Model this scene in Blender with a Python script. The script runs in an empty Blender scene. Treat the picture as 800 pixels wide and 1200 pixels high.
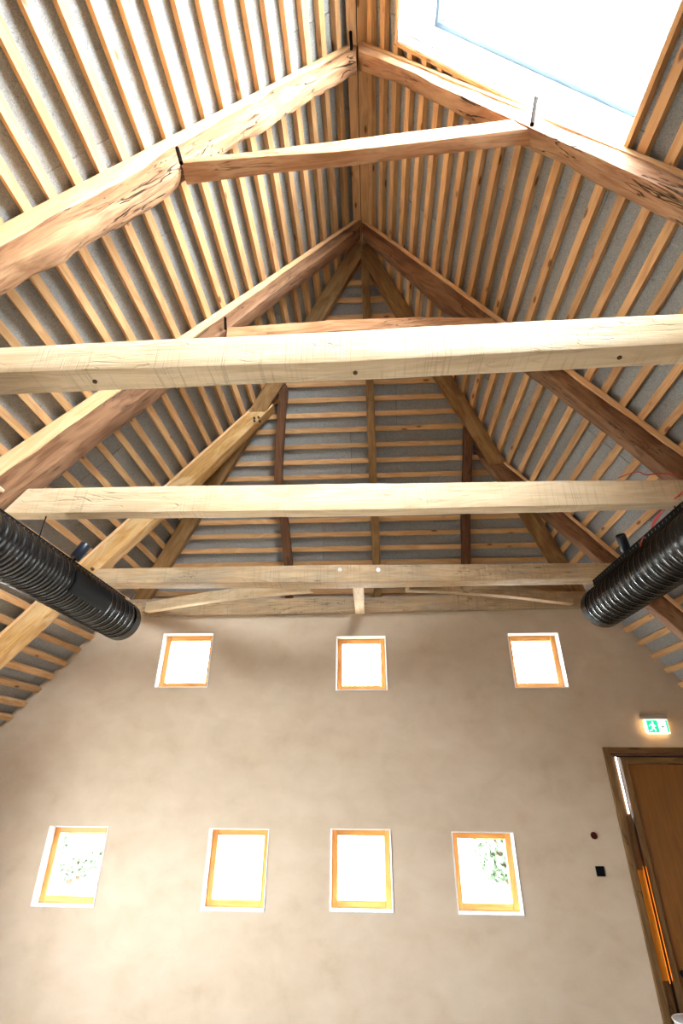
import bpy, bmesh, math, random
from mathutils import Vector, Matrix, noise

random.seed(7)
SC = bpy.context.scene
COL = SC.collection
H = 2.12                         # height of the photographer's lens above the floor

def V(x, y, z):                  # survey coordinates are taken from the lens; the floor is z = 0 in the scene
    return Vector((x, y, z + H))

# ------------------------------------------------------------------ camera
cam = bpy.data.cameras.new('camera')
cam.sensor_fit = 'VERTICAL'; cam.sensor_height = 36.0; cam.sensor_width = 24.0
cam.lens = 571.866 * 36.0 / 1200.0
cam.clip_start = 0.05; cam.clip_end = 300
co = bpy.data.objects.new('camera', cam); COL.objects.link(co)
yaw, pitch, roll = -6.09917439e-02, 4.89954523e-01, -5.81249464e-03
fw = Vector((math.sin(yaw) * math.cos(pitch), math.cos(yaw) * math.cos(pitch), math.sin(pitch)))
r0 = Vector((math.cos(yaw), -math.sin(yaw), 0)); d0 = fw.cross(r0)
r2 = math.cos(roll) * r0 + math.sin(roll) * d0
d2 = -math.sin(roll) * r0 + math.cos(roll) * d0
mw = Matrix((r2, -d2, -fw)).transposed().to_4x4(); mw.translation = V(0, 0, 0)
co.matrix_world = mw
SC.camera = co

# ------------------------------------------------------------------ view, world, daylight
SC.view_settings.view_transform = 'Standard'
SC.view_settings.look = 'None'
SC.view_settings.gamma = 1.0
SC.view_settings.use_curve_mapping = False
SC.view_settings.exposure = 1.37
world = bpy.data.worlds.new('overcast_sky'); SC.world = world; world.use_nodes = True
bg = world.node_tree.nodes['Background']
bg.inputs['Color'].default_value = (0.93, 0.965, 1.0, 1)
SKY = 30.0
bg.inputs['Strength'].default_value = SKY
SC.cycles.max_bounces = 12; SC.cycles.diffuse_bounces = 7; SC.cycles.glossy_bounces = 4
SC.cycles.transmission_bounces = 6; SC.cycles.transparent_max_bounces = 12
SC.cycles.sample_clamp_indirect = 12.0

def portal(name, centre, normal, sx, sy, up=Vector((0, 0, 1))):
    l = bpy.data.lights.new(name, 'AREA'); l.shape = 'RECTANGLE'; l.size = sx; l.size_y = sy
    l.cycles.is_portal = True
    o = bpy.data.objects.new(name, l); COL.objects.link(o)
    z = -normal.normalized(); x = up.cross(z).normalized(); y = z.cross(x)
    m = Matrix((x, y, z)).transposed().to_4x4(); m.translation = centre
    o.matrix_world = m
    o['kind'] = 'helper'
    return o

# ------------------------------------------------------------------ roof geometry constants (from the lens)
RH = 5.98                        # ridge
TL, TR = 1.26, 1.44              # tangents of the two slopes
TH, YA = 1.67, 3.85              # hip slope and the hip apex
YW = 6.0                         # inner face of the gable wall
YB = -5.2                        # rear wall
LLn, LRn, LHn = math.hypot(1, TL), math.hypot(1, TR), math.hypot(1, TH)
EAVE = 0.30                      # where the slopes meet the side walls

class Slope:
    """u runs down the slope from the ridge, p is the depth below the boards, y along the building"""
    def __init__(s, side):
        s.side = side
        s.t, s.L = (TL, LLn) if side == 'L' else (TR, LRn)
        k = -1 if side == 'L' else 1
        s.d = Vector((k, 0, -s.t)) / s.L
        s.n = Vector((-k * s.t, 0, -1)) / s.L       # into the room
        s.o = Vector((0, 0, RH + H))
        s.y = Vector((0, 1, 0))
    def u_at_z(s, z): return (RH - z) * s.L / s.t
    def P(s, u, y, p): return s.o + s.d * u + s.n * p + s.y * y
    def hip_y(s, u): return YA + (u * s.t / s.L) / TH

class Hip:
    def __init__(s):
        s.d = Vector((0, 1, -TH)) / LHn
        s.n = Vector((0, -TH, -1)) / LHn
        s.o = Vector((0, YA, RH + H))
        s.x = Vector((1, 0, 0))
    def u_at_z(s, z): return (RH - z) * LHn / TH
    def P(s, x, u, p): return s.o + s.d * u + s.n * p + s.x * x

SL, SR, HP = Slope('L'), Slope('R'), Hip()

# ------------------------------------------------------------------ object helpers
def tag(o, label=None, cat=None, group=None, kind=None):
    if label: o['label'] = label
    if cat: o['category'] = cat
    if group: o['group'] = group
    if kind: o['kind'] = kind
    return o

WM = {}                          # world matrix of each object, kept by hand (nothing is evaluated while building)
def place(o, M, parent=None):
    WM[o.name] = M.copy()
    if parent is not None:
        o.parent = parent
        o.matrix_basis = WM[parent.name].inverted() @ M
    else:
        o.matrix_basis = M
    return o

def obj(name, bm, mat, parent=None, M=None, sharp=32, smooth=True):
    """bm holds scene coordinates; it is stored in the local frame M"""
    if M is None:
        M = Matrix.Identity(4)
        if bm.verts:
            lo = Vector((min(v.co.x for v in bm.verts), min(v.co.y for v in bm.verts), min(v.co.z for v in bm.verts)))
            hi = Vector((max(v.co.x for v in bm.verts), max(v.co.y for v in bm.verts), max(v.co.z for v in bm.verts)))
            M.translation = Vector(((lo.x + hi.x) / 2, (lo.y + hi.y) / 2, lo.z))
    bmesh.ops.transform(bm, matrix=M.inverted(), verts=bm.verts)
    me = bpy.data.meshes.new(name); 
    bmesh.ops.recalc_face_normals(bm, faces=bm.faces)
    bm.to_mesh(me); bm.free()
    if smooth:
        me.polygons.foreach_set('use_smooth', [True] * len(me.polygons))
        me.set_sharp_from_angle(angle=math.radians(sharp))
    for m in (mat if isinstance(mat, (list, tuple)) else [mat]): me.materials.append(m)
    o = bpy.data.objects.new(name, me); COL.objects.link(o)
    return place(o, M, parent)

def empty(name, loc, **kw):
    o = bpy.data.objects.new(name, None); COL.objects.link(o); o.empty_display_size = 0.1
    place(o, Matrix.Translation(loc)); tag(o, **kw); return o

def frame_mat(o, x, up=Vector((0, 0, 1))):
    x = x.normalized(); y = up.cross(x)
    if y.length < 1e-3: y = Vector((0, 1, 0)).cross(x)
    y.normalize(); z = x.cross(y)
    m = Matrix((x, y, z)).transposed().to_4x4(); m.translation = o
    return m

def hexa(bm, c):
    """c: 8 corners, 0-3 one end (loop), 4-7 the other"""
    v = [bm.verts.new(p) for p in c]
    for f in ((0, 1, 2, 3), (7, 6, 5, 4), (0, 4, 5, 1), (1, 5, 6, 2), (2, 6, 7, 3), (3, 7, 4, 0)):
        bm.faces.new([v[i] for i in f])
    return v

def box(bm, lo, hi):
    a, b = Vector(lo), Vector(hi)
    return hexa(bm, [(a.x, a.y, a.z), (a.x, b.y, a.z), (a.x, b.y, b.z), (a.x, a.y, b.z),
                     (b.x, a.y, a.z), (b.x, b.y, a.z), (b.x, b.y, b.z), (b.x, a.y, b.z)])

def vbox(bm, x0, x1, y0, y1, z0, z1):
    return box(bm, V(x0, y0, z0), V(x1, y1, z1))

def bevel(bm, w, seg=1):
    bmesh.ops.bevel(bm, geom=list(bm.edges), offset=w, segments=seg, affect='EDGES', profile=0.6)

def tube(bm, pts, r, n=8, cap=True):
    rings = []
    for i, p in enumerate(pts):
        a = pts[max(i - 1, 0)]; b = pts[min(i + 1, len(pts) - 1)]
        d = (b - a).normalized()
        x = d.cross(Vector((0, 0, 1)))
        if x.length < 1e-3: x = d.cross(Vector((0, 1, 0)))
        x.normalize(); y = d.cross(x)
        rr = r[i] if isinstance(r, (list, tuple)) else r
        rings.append([bm.verts.new(p + x * rr * math.cos(6.28318 * k / n) + y * rr * math.sin(6.28318 * k / n)) for k in range(n)])
    for A, B in zip(rings, rings[1:]):
        for k in range(n): bm.faces.new((A[k], A[(k + 1) % n], B[(k + 1) % n], B[k]))
    if cap: bm.faces.new(rings[0]); bm.faces.new(rings[-1][::-1])

# ------------------------------------------------------------------ materials
def new_mat(name):
    m = bpy.data.materials.new(name); m.use_nodes = True
    nt = m.node_tree; return m, nt, nt.nodes['Principled BSDF']

class NT:
    def __init__(s, nt): s.nt = nt
    def n(s, t, **kw):
        x = s.nt.nodes.new(t)
        for k, v in kw.items(): setattr(x, k, v)
        return x
    def link(s, a, b): s.nt.links.new(a, b)
    def math(s, op, a, b=None, c=None):
        x = s.n('ShaderNodeMath', operation=op)
        for i, v in enumerate((a, b, c)):
            if v is None: continue
            if isinstance(v, (int, float)): x.inputs[i].default_value = v
            else: s.link(v, x.inputs[i])
        return x.outputs[0]
    def mix(s, f, a, b, mode='MIX'):
        x = s.n('ShaderNodeMix', data_type='RGBA', blend_type=mode)
        for i, v in ((0, f), (6, a), (7, b)):
            if isinstance(v, (int, float)): x.inputs[i].default_value = v
            elif isinstance(v, tuple): x.inputs[i].default_value = (*v, 1) if len(v) == 3 else v
            else: s.link(v, x.inputs[i])
        return x.outputs[2]
    def noise(s, vec, scale, detail=4, rough=.55, dist=0.0):
        x = s.n('ShaderNodeTexNoise'); x.inputs['Scale'].default_value = scale; x.inputs['Detail'].default_value = detail
        x.inputs['Roughness'].default_value = rough; x.inputs['Distortion'].default_value = dist
        if vec is not None: s.link(vec, x.inputs['Vector'])
        return x.outputs['Fac']
    def ramp(s, fac, stops):
        x = s.n('ShaderNodeValToRGB'); e = x.color_ramp.elements
        while len(e) < len(stops): e.new(0.5)
        for i, (p, c) in enumerate(stops):
            e[i].position = p; e[i].color = (c, c, c, 1) if isinstance(c, (int, float)) else (*c, 1)
        s.link(fac, x.inputs[0]); return x.outputs[0]
    def mapping(s, vec, scale, loc=(0, 0, 0)):
        x = s.n('ShaderNodeMapping'); x.inputs['Scale'].default_value = scale; x.inputs['Location'].default_value = loc
        s.link(vec, x.inputs['Vector']); return x.outputs[0]

def wood(name, light, dark, knots=0.6, saw=0.0, cracks=0.0, bumpy=0.3, rough=0.62, vary=0.12, patch=None, patch_amt=0.0, knot_col=None, knot_size=.11, knot_scale=(1.5, 9, 9)):
    """timber whose grain runs along the object's own X axis"""
    m, nt, b = new_mat(name); g = NT(nt)
    tc = g.n('ShaderNodeTexCoord'); oi = g.n('ShaderNodeObjectInfo')
    off = g.n('ShaderNodeVectorMath', operation='SCALE'); off.inputs[0].default_value = (31.7, 17.3, 23.9)
    g.link(oi.outputs['Random'], off.inputs['Scale'])
    add = g.n('ShaderNodeVectorMath', operation='ADD'); g.link(tc.outputs['Object'], add.inputs[0]); g.link(off.outputs[0], add.inputs[1])
    co_ = add.outputs[0]
    # growth rings bent by a slow noise
    big = g.noise(g.mapping(co_, (0.8, 7, 7)), 1.6, 3, .5, .6)
    wv = g.math('SINE', g.math('MULTIPLY', big, 34.0))
    ring = g.math('MULTIPLY_ADD', wv, .5, .5)
    fine = g.noise(g.mapping(co_, (2.2, 75, 75)), 1.0, 4, .6)
    mid = g.noise(g.mapping(co_, (1.1, 5, 5)), 1.3, 4, .6)
    f = g.math('ADD', g.math('MULTIPLY', ring, .28), g.math('ADD', g.math('MULTIPLY', fine, .42), g.math('MULTIPLY', mid, .5)))
    f = g.ramp(f, [(0.3, 0.0), (0.85, 1.0)])
    col = g.mix(f, light, dark)
    if patch:
        pm = g.ramp(g.noise(g.mapping(co_, (1.0, 3, 3)), 1.9, 3, .6, .8), [(0.46, 0.0), (0.62, 1.0)])
        col = g.mix(g.math('MULTIPLY', pm, patch_amt), col, patch)
    bump_h = g.math('ADD', g.math('MULTIPLY', fine, .5), g.math('MULTIPLY', mid, .5))
    if saw:
        sw = g.noise(g.mapping(co_, (75, 1.6, 1.6)), 1.0, 2, .6, .12)
        sm = g.ramp(sw, [(0.56, 0.0), (0.64, 1.0)])
        sm = g.math('MULTIPLY', sm, g.ramp(g.noise(g.mapping(co_, (2.3, 3, 3)), 1.0, 2), [(0.4, 0.1), (0.65, 1.0)]))
        col = g.mix(g.math('MULTIPLY', sm, saw), col, tuple(c * .62 for c in dark))
        bump_h = g.math('SUBTRACT', bump_h, g.math('MULTIPLY', sm, .5))
    if cracks:
        cw = g.noise(g.mapping(co_, (1.4, 11, 11)), 1.0, 3, .5, 1.1)
        cm = g.math('ABSOLUTE', g.math('SUBTRACT', cw, .5))
        cm = g.ramp(cm, [(0.0, 1.0), (0.016, 0.0)])
        cm = g.math('MULTIPLY', cm, g.ramp(g.noise(g.mapping(co_, (1.2, 2, 2)), 1.3, 1), [(0.47, 0.0), (0.53, 1.0)]))
        col = g.mix(g.math('MULTIPLY', cm, cracks), col, tuple(c * .15 for c in dark))
        bump_h = g.math('SUBTRACT', bump_h, g.math('MULTIPLY', cm, 2.0))
    if knots:
        vo = g.n('ShaderNodeTexVoronoi'); vo.inputs['Scale'].default_value = 1.0; vo.inputs['Randomness'].default_value = 1.0
        g.link(g.mapping(co_, knot_scale), vo.inputs['Vector'])
        km = g.ramp(vo.outputs['Distance'], [(knot_size * .55, 1.0), (knot_size, 0.0)])
        halo = g.ramp(vo.outputs['Distance'], [(knot_size, 1.0), (knot_size * 2.6, 0.0)])
        col = g.mix(g.math('MULTIPLY', halo, .35 * knots), col, dark)
        kc = knot_col or tuple(c * .22 for c in dark)
        col = g.mix(g.math('MULTIPLY', km, knots), col, kc)
    hs = g.n('ShaderNodeHueSaturation')
    g.link(g.math('MULTIPLY_ADD', oi.outputs['Random'], vary * 2, 1 - vary), hs.inputs['Value'])
    g.link(col, hs.inputs['Color'])
    g.link(hs.outputs[0], b.inputs['Base Color'])
    b.inputs['Roughness'].default_value = rough
    b.inputs['Specular IOR Level'].default_value = 0.3
    bp = g.n('ShaderNodeBump'); bp.inputs['Strength'].default_value = bumpy; bp.inputs['Distance'].default_value = 0.012
    g.link(bump_h, bp.inputs['Height']); g.link(bp.outputs[0], b.inputs['Normal'])
    return m

def plain(name, col, rough=.5, metal=0.0, spec=.5, grain=0.0, gscale=60):
    m, nt, b = new_mat(name); g = NT(nt)
    b.inputs['Roughness'].default_value = rough; b.inputs['Metallic'].default_value = metal
    b.inputs['Specular IOR Level'].default_value = spec
    tc = g.n('ShaderNodeTexCoord')
    nz = g.noise(tc.outputs['Object'], gscale, 3)
    c = g.mix(g.math('MULTIPLY', nz, grain), col, tuple(x * .55 for x in col))
    g.link(c, b.inputs['Base Color'])
    return m

M_pine = wood('batten_pine', (.63, .40, .20), (.46, .25, .11), knots=.85, knot_scale=(3.0, 8, 8), knot_size=.15, knot_col=(.13, .045, .02), bumpy=.12, vary=.16, rough=.6)
M_pack = wood('packing_softwood', (.74, .50, .29), (.58, .35, .17), knots=.3, bumpy=.12, vary=.06)
M_tie = wood('new_oak', (.66, .53, .37), (.49, .365, .225), knots=.5, saw=.45, cracks=.2, bumpy=.35, vary=.05, knot_size=.07, patch=(.58, .42, .24), patch_amt=.3)
M_tie3 = wood('weathered_oak', (.52, .385, .24), (.35, .235, .13), knots=.7, saw=.55, cracks=.6, bumpy=.3, vary=.05, knot_size=.08, patch=(.28, .24, .19), patch_amt=.45)
M_gold = wood('golden_oak', (.56, .34, .13), (.39, .20, .06), knots=.4, cracks=.3, bumpy=.25, vary=.06, patch=(.66, .48, .27), patch_amt=.6)
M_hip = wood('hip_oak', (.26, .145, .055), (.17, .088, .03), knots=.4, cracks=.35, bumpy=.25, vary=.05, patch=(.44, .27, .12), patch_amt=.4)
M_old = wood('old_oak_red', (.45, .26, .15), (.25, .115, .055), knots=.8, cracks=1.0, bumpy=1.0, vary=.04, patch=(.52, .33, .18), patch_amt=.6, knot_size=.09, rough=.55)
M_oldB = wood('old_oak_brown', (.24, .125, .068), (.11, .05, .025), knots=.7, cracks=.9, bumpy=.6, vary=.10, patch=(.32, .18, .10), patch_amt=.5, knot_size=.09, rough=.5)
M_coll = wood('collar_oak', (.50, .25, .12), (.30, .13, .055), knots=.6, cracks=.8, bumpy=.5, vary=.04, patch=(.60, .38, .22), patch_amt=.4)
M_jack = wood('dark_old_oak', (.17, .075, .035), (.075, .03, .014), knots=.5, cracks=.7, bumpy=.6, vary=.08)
M_frame = wood('window_larch', (.66, .33, .10), (.50, .21, .05), knots=0, bumpy=.08, vary=.04, rough=.35)
M_door = wood('door_ply', (.21, .082, .018), (.16, .060, .012), knots=.2, bumpy=.05, vary=.03, rough=.3)
M_greyw = wood('grey_weathered_wood', (.22, .19, .16), (.12, .10, .08), knots=.2, cracks=.4, bumpy=.3)
M_litpost = wood('lit_post_orange', (.95, .38, .03), (.70, .20, .012), knots=.6, cracks=.6, bumpy=.4, vary=.02)  # post wood with warm light put into its orange colour
M_dframe = wood('door_frame_timber', (.21, .115, .042), (.11, .052, .018), knots=.7, cracks=.6, bumpy=.35, vary=.08)
M_black = plain('black_steel', (.005, .005, .0055), rough=.6, spec=.12)
M_duct = plain('black_duct_enamel', (.006, .0055, .0055), rough=.27, spec=.38, grain=.3, gscale=20)
M_navy = plain('spotlight_enamel', (.012, .016, .028), rough=.3)
M_iron = plain('old_iron', (.010, .005, .003), rough=.85, spec=.05, grain=.6)
M_peg = plain('peg_end', (.62, .50, .36), rough=.7, grain=.5)
M_pegd = plain('peg_hole', (.08, .045, .02), rough=.9, grain=.5)
M_zinc = plain('zinc_washer', (.62, .63, .62), rough=.35, metal=.8)
M_white = plain('white_paint', (.88, .88, .87), rough=.5)
M_bead = plain('white_corner_bead', (.62, .63, .66), rough=.45)
M_alu = plain('grey_blue_aluminium', (.07, .11, .15), rough=.4, metal=.3)
M_red = plain('red_cable', (.42, .035, .03), rough=.45)
M_sheath = plain('roof_sheathing', (.05, .045, .04), rough=.9)
M_knob = plain('dark_red_button', (.06, .010, .007), rough=.6, spec=.08)
M_switch = plain('black_switch', (.003, .004, .006), rough=.6, spec=.05)
M_metal = plain('brushed_grey_housing', (.50, .47, .45), rough=.4, metal=.4)
M_pot = plain('pale_grey_enamel', (.55, .55, .57), rough=.4)
M_ground = plain('pale_gravel', (.34, .33, .30), rough=.95, grain=.5, gscale=3)
M_leaf = plain('tree_leaf', (.09, .13, .08), rough=.7, grain=.6, gscale=2)
M_bark = plain('tree_bark', (.09, .06, .04), rough=.9, grain=.6)

def mk_plaster():
    m, nt, b = new_mat('clay_plaster'); g = NT(nt)
    tc = g.n('ShaderNodeTexCoord'); co_ = tc.outputs['Object']
    a = g.noise(co_, 1.1, 5, .55, .5)
    c = g.noise(g.mapping(co_, (1, 1, 1.5), (5, 3, 9)), 3.2, 3, .5, .4)
    f = g.math('ADD', g.math('MULTIPLY', a, .5), g.math('MULTIPLY', c, .5))
    f = g.ramp(f, [(0.34, 0.0), (0.66, 1.0)])
    col = g.mix(f, (.44, .345, .255), (.56, .465, .37))
    sp = g.ramp(g.noise(co_, 9, 5, .6), [(.35, 0.0), (.75, .5)])
    col = g.mix(sp, col, (.52, .43, .34))
    g.link(col, b.inputs['Base Color']); b.inputs['Roughness'].default_value = .85
    b.inputs['Specular IOR Level'].default_value = .2
    bp = g.n('ShaderNodeBump'); bp.inputs['Strength'].default_value = .25; bp.inputs['Distance'].default_value = .02
    g.link(g.math('ADD', g.noise(co_, 2.2, 4), g.math('MULTIPLY', g.noise(co_, 60, 3), .08)), bp.inputs['Height']); g.link(bp.outputs[0], b.inputs['Normal'])
    return m
M_plaster = mk_plaster()

def mk_board():
    m, nt, b = new_mat('wood_wool_board'); g = NT(nt)
    tc = g.n('ShaderNodeTexCoord'); oi = g.n('ShaderNodeObjectInfo')
    off = g.n('ShaderNodeVectorMath', operation='SCALE'); off.inputs[0].default_value = (13.1, 7.7, 3.3)
    g.link(oi.outputs['Random'], off.inputs['Scale'])
    add = g.n('ShaderNodeVectorMath', operation='ADD'); g.link(tc.outputs['Object'], add.inputs[0]); g.link(off.outputs[0], add.inputs[1])
    fib = g.noise(add.outputs[0], 75, 4, .6, 2.5)
    vo = g.n('ShaderNodeTexVoronoi', feature='DISTANCE_TO_EDGE'); vo.inputs['Scale'].default_value = 62
    g.link(g.mapping(add.outputs[0], (1, .6, 1)), vo.inputs['Vector'])
    f = g.ramp(fib, [(.40, 0.0), (.60, 1.0)])
    col = g.mix(f, (.22, .23, .235), (.36, .375, .385))
    pit = g.ramp(g.noise(add.outputs[0], 38, 3, .6, 1.5), [(.60, 0.0), (.68, 1.0)])
    col = g.mix(g.math('MULTIPLY', pit, .6), col, (.15, .15, .15))
    hs = g.n('ShaderNodeHueSaturation'); g.link(g.math('MULTIPLY_ADD', oi.outputs['Random'], .16, .92), hs.inputs['Value']); g.link(col, hs.inputs['Color'])
    g.link(hs.outputs[0], b.inputs['Base Color']); b.inputs['Roughness'].default_value = .95; b.inputs['Specular IOR Level'].default_value = .1
    bp = g.n('ShaderNodeBump'); bp.inputs['Strength'].default_value = .5; bp.inputs['Distance'].default_value = .004
    g.link(fib, bp.inputs['Height']); g.link(bp.outputs[0], b.inputs['Normal'])
    return m
M_board = mk_board()

def mk_floor():
    m, nt, b = new_mat('oiled_floor'); g = NT(nt)
    tc = g.n('ShaderNodeTexCoord')
    f = g.noise(tc.outputs['Object'], 2.0, 5)
    g.link(g.mix(f, (.12, .095, .07), (.17, .135, .105)), b.inputs['Base Color']); b.inputs['Roughness'].default_value = .5
    return m
M_floor = mk_floor()

def mk_glass():
    m, nt, b = new_mat('window_glass'); nt.nodes.remove(b); g = NT(nt)
    out = [n for n in nt.nodes if n.type == 'OUTPUT_MATERIAL'][0]
    tr = g.n('ShaderNodeBsdfTransparent'); tr.inputs[0].default_value = (.96, .98, .97, 1)
    gl = g.n('ShaderNodeBsdfGlossy'); gl.inputs['Roughness'].default_value = .02
    lw = g.n('ShaderNodeLayerWeight'); lw.inputs[0].default_value = .5
    fr = g.math('MULTIPLY_ADD', g.math('POWER', lw.outputs['Facing'], 5.0), .9, .04)
    mx = g.n('ShaderNodeMixShader'); g.link(fr, mx.inputs[0]); g.link(tr.outputs[0], mx.inputs[1]); g.link(gl.outputs[0], mx.inputs[2])
    g.link(mx.outputs[0], out.inputs[0]); return m
M_glass = mk_glass()

def emis(name, col, s):
    m, nt, b = new_mat(name)
    b.inputs['Base Color'].default_value = (*col, 1)
    b.inputs['Emission Color'].default_value = (*col, 1); b.inputs['Emission Strength'].default_value = s
    return m
M_sgreen = emis('sign_green', (0.0, .72, .36), .34)
M_swhite = emis('sign_white', (.95, 1.0, .97), .42)
M_warm = emis('warm_lamp', (1.0, .60, .20), 5.0)

# ------------------------------------------------------------------ large structure: floor, walls, outside ground
bm = bmesh.new(); vbox(bm, -5.0, 4.4, YB - .3, YW + .3, -H - .12, -H)
tag(obj('floor', bm, M_floor, smooth=False), 'plain light floor of the hall below the gable wall', 'floor', kind='structure')
bm = bmesh.new(); vbox(bm, -60, 60, -60, 70, -H - .32, -H - .14)
tag(obj('ground', bm, M_ground, smooth=False), 'pale ground outside seen overexposed through the low windows', 'ground', kind='structure')

LOW = [(-3.468, -2.828, -1.20, -.527), (-1.730, -1.107, -1.205, -.531), (-.457, .155, -1.192, -.521), (.783, 1.396, -1.193, -.533)]
UPP = [(-2.592, -1.960, .886, 1.526), (-.418, .178, .848, 1.472), (1.648, 2.243, .870, 1.490)]
DOOR = (2.53, 3.58, -H, .205)
holes = LOW + UPP + [DOOR]
def wall_grid(name, x0, x1, z0, z1, y0, y1, holes, cuts, label, mat, fine=None):
    xs = sorted(set([x0, x1] + [h[0] for h in holes] + [h[1] for h in holes]))
    zs = sorted(set([z0, z1] + [h[2] for h in holes] + [h[3] for h in holes]))
    bm = bmesh.new(); vs = {}
    def vert(i, j, y):
        k = (i, j, y)
        if k not in vs: vs[k] = bm.verts.new(V(xs[i], y, zs[j]))
        return vs[k]
    def solid(i, j):
        if i < 0 or j < 0 or i >= len(xs) - 1 or j >= len(zs) - 1: return False
        cx, cz = (xs[i] + xs[i + 1]) / 2, (zs[j] + zs[j + 1]) / 2
        return not any(h[0] < cx < h[1] and h[2] < cz < h[3] for h in holes)
    for i in range(len(xs) - 1):
        for j in range(len(zs) - 1):
            if not solid(i, j): continue
            for y in (y0, y1): bm.faces.new((vert(i, j, y), vert(i + 1, j, y), vert(i + 1, j + 1, y), vert(i, j + 1, y)))
            if not solid(i - 1, j): bm.faces.new((vert(i, j, y0), vert(i, j + 1, y0), vert(i, j + 1, y1), vert(i, j, y1)))
            if not solid(i + 1, j): bm.faces.new((vert(i + 1, j, y0), vert(i + 1, j + 1, y0), vert(i + 1, j + 1, y1), vert(i + 1, j, y1)))
            if not solid(i, j - 1): bm.faces.new((vert(i, j, y0), vert(i + 1, j, y0), vert(i + 1, j, y1), vert(i, j, y1)))
            if not solid(i, j + 1): bm.faces.new((vert(i, j + 1, y0), vert(i + 1, j + 1, y0), vert(i + 1, j + 1, y1), vert(i, j + 1, y1)))
    for co_, no in cuts:
        geom = list(bm.verts) + list(bm.edges) + list(bm.faces)
        r = bmesh.ops.bisect_plane(bm, geom=geom, plane_co=co_, plane_no=no, clear_outer=True, dist=1e-5)
        ed = [e for e in r['geom_cut'] if isinstance(e, bmesh.types.BMEdge)]
        bmesh.ops.edgeloop_fill(bm, edges=ed)
    o = obj(name, bm, mat, smooth=False); tag(o, label, 'wall', kind='structure'); return o
slopecuts = [(SL.P(0, 0, -.002), -SL.n), (SR.P(0, 0, -.002), -SR.n), (HP.P(0, 0, -.002), -HP.n)]
wall_grid('wall_gable', -4.75, 4.15, -H, 1.93, YW, YW + .32, holes, slopecuts, 'mottled beige clay plastered gable wall with seven small windows', M_plaster)
bm = bmesh.new(); vbox(bm, -4.75, 4.15, YW + .17, YW + .32, 1.931, 5.0)
for co_, no in slopecuts:
    r_ = bmesh.ops.bisect_plane(bm, geom=list(bm.verts) + list(bm.edges) + list(bm.faces), plane_co=co_, plane_no=no, clear_outer=True, dist=1e-5)
    bmesh.ops.edgeloop_fill(bm, edges=[e for e in bm.edges if e.is_boundary])
obj('wall_top', bm, M_plaster, bpy.data.objects['wall_gable'], smooth=False)
wall_grid('wall_rear', -4.75, 4.15, -H, 5.9, YB - .3, YB, [], slopecuts[:2], 'plastered rear wall behind the photographer', M_plaster)
XL = -(RH - EAVE) / TL
GY0, GY1, GZ0, GZ1 = .9, 3.9, -1.25, .13    # unseen glazed opening added in the left side wall to light the gable
bm = bmesh.new(); vbox(bm, XL - .25, XL, YB, GY0, -H, EAVE + .02); vbox(bm, XL - .25, XL, GY1, YW, -H, EAVE + .02); vbox(bm, XL - .25, XL, GY0, GY1, GZ1, EAVE + .02); vbox(bm, XL - .25, XL, GY0, GY1, -H, GZ0)
tag(obj('wall_left', bm, M_plaster, smooth=False), 'low plastered side wall under the left roof slope', 'wall', kind='structure')
XR = (RH - EAVE) / TR
bm = bmesh.new(); vbox(bm, XR, XR + .25, YB, YW, -H, EAVE + .02)
tag(obj('wall_right', bm, M_plaster, smooth=False), 'low plastered side wall under the right roof slope', 'wall', kind='structure')

# ------------------------------------------------------------------ ceiling: boards and battens on three slopes
SKX0, SKX1, SKY0, SKY1 = SR.u_at_z(5.425), SR.u_at_z(3.53), -0.95, 1.765     # skylight in u and y; its unseen rear length is added for light

def slab(name, S, quads, label):
    bm = bmesh.new()
    for (u0, u1, y0, y1) in quads:
        hexa(bm, [S.P(u0, y0, -.045), S.P(u1, y0, -.045), S.P(u1, y1, -.045), S.P(u0, y1, -.045),
                  S.P(u0, y0, -.09), S.P(u1, y0, -.09), S.P(u1, y1, -.09), S.P(u0, y1, -.09)])
    return bm
UE_L, UE_R = SL.u_at_z(EAVE) + .1, SR.u_at_z(EAVE) + .1
Y0 = YB
hipcutL = ((Vector((0, YA, 0))), None)

def hip_clip(bm, S):
    # vertical plane through the hip line; keep the room side
    k = -1 if S.side == 'L' else 1
    dirv = Vector((k / S.t, 1 / TH, 0)).normalized()      # plan direction of the hip line
    no = Vector((-dirv.y * -k, dirv.x * -k, 0)) if False else Vector((-k * dirv.y, k * dirv.x, 0))
    # outside of the slope = beyond the hip in +y
    if no.y < 0: no = -no
    bmesh.ops.bisect_plane(bm, geom=list(bm.verts) + list(bm.edges) + list(bm.faces), plane_co=Vector((0, YA, 0)), plane_no=no, clear_outer=True, dist=1e-5)
    ed = [e for e in bm.edges if e.is_boundary]
    if ed: bmesh.ops.edgeloop_fill(bm, edges=ed)

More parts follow.
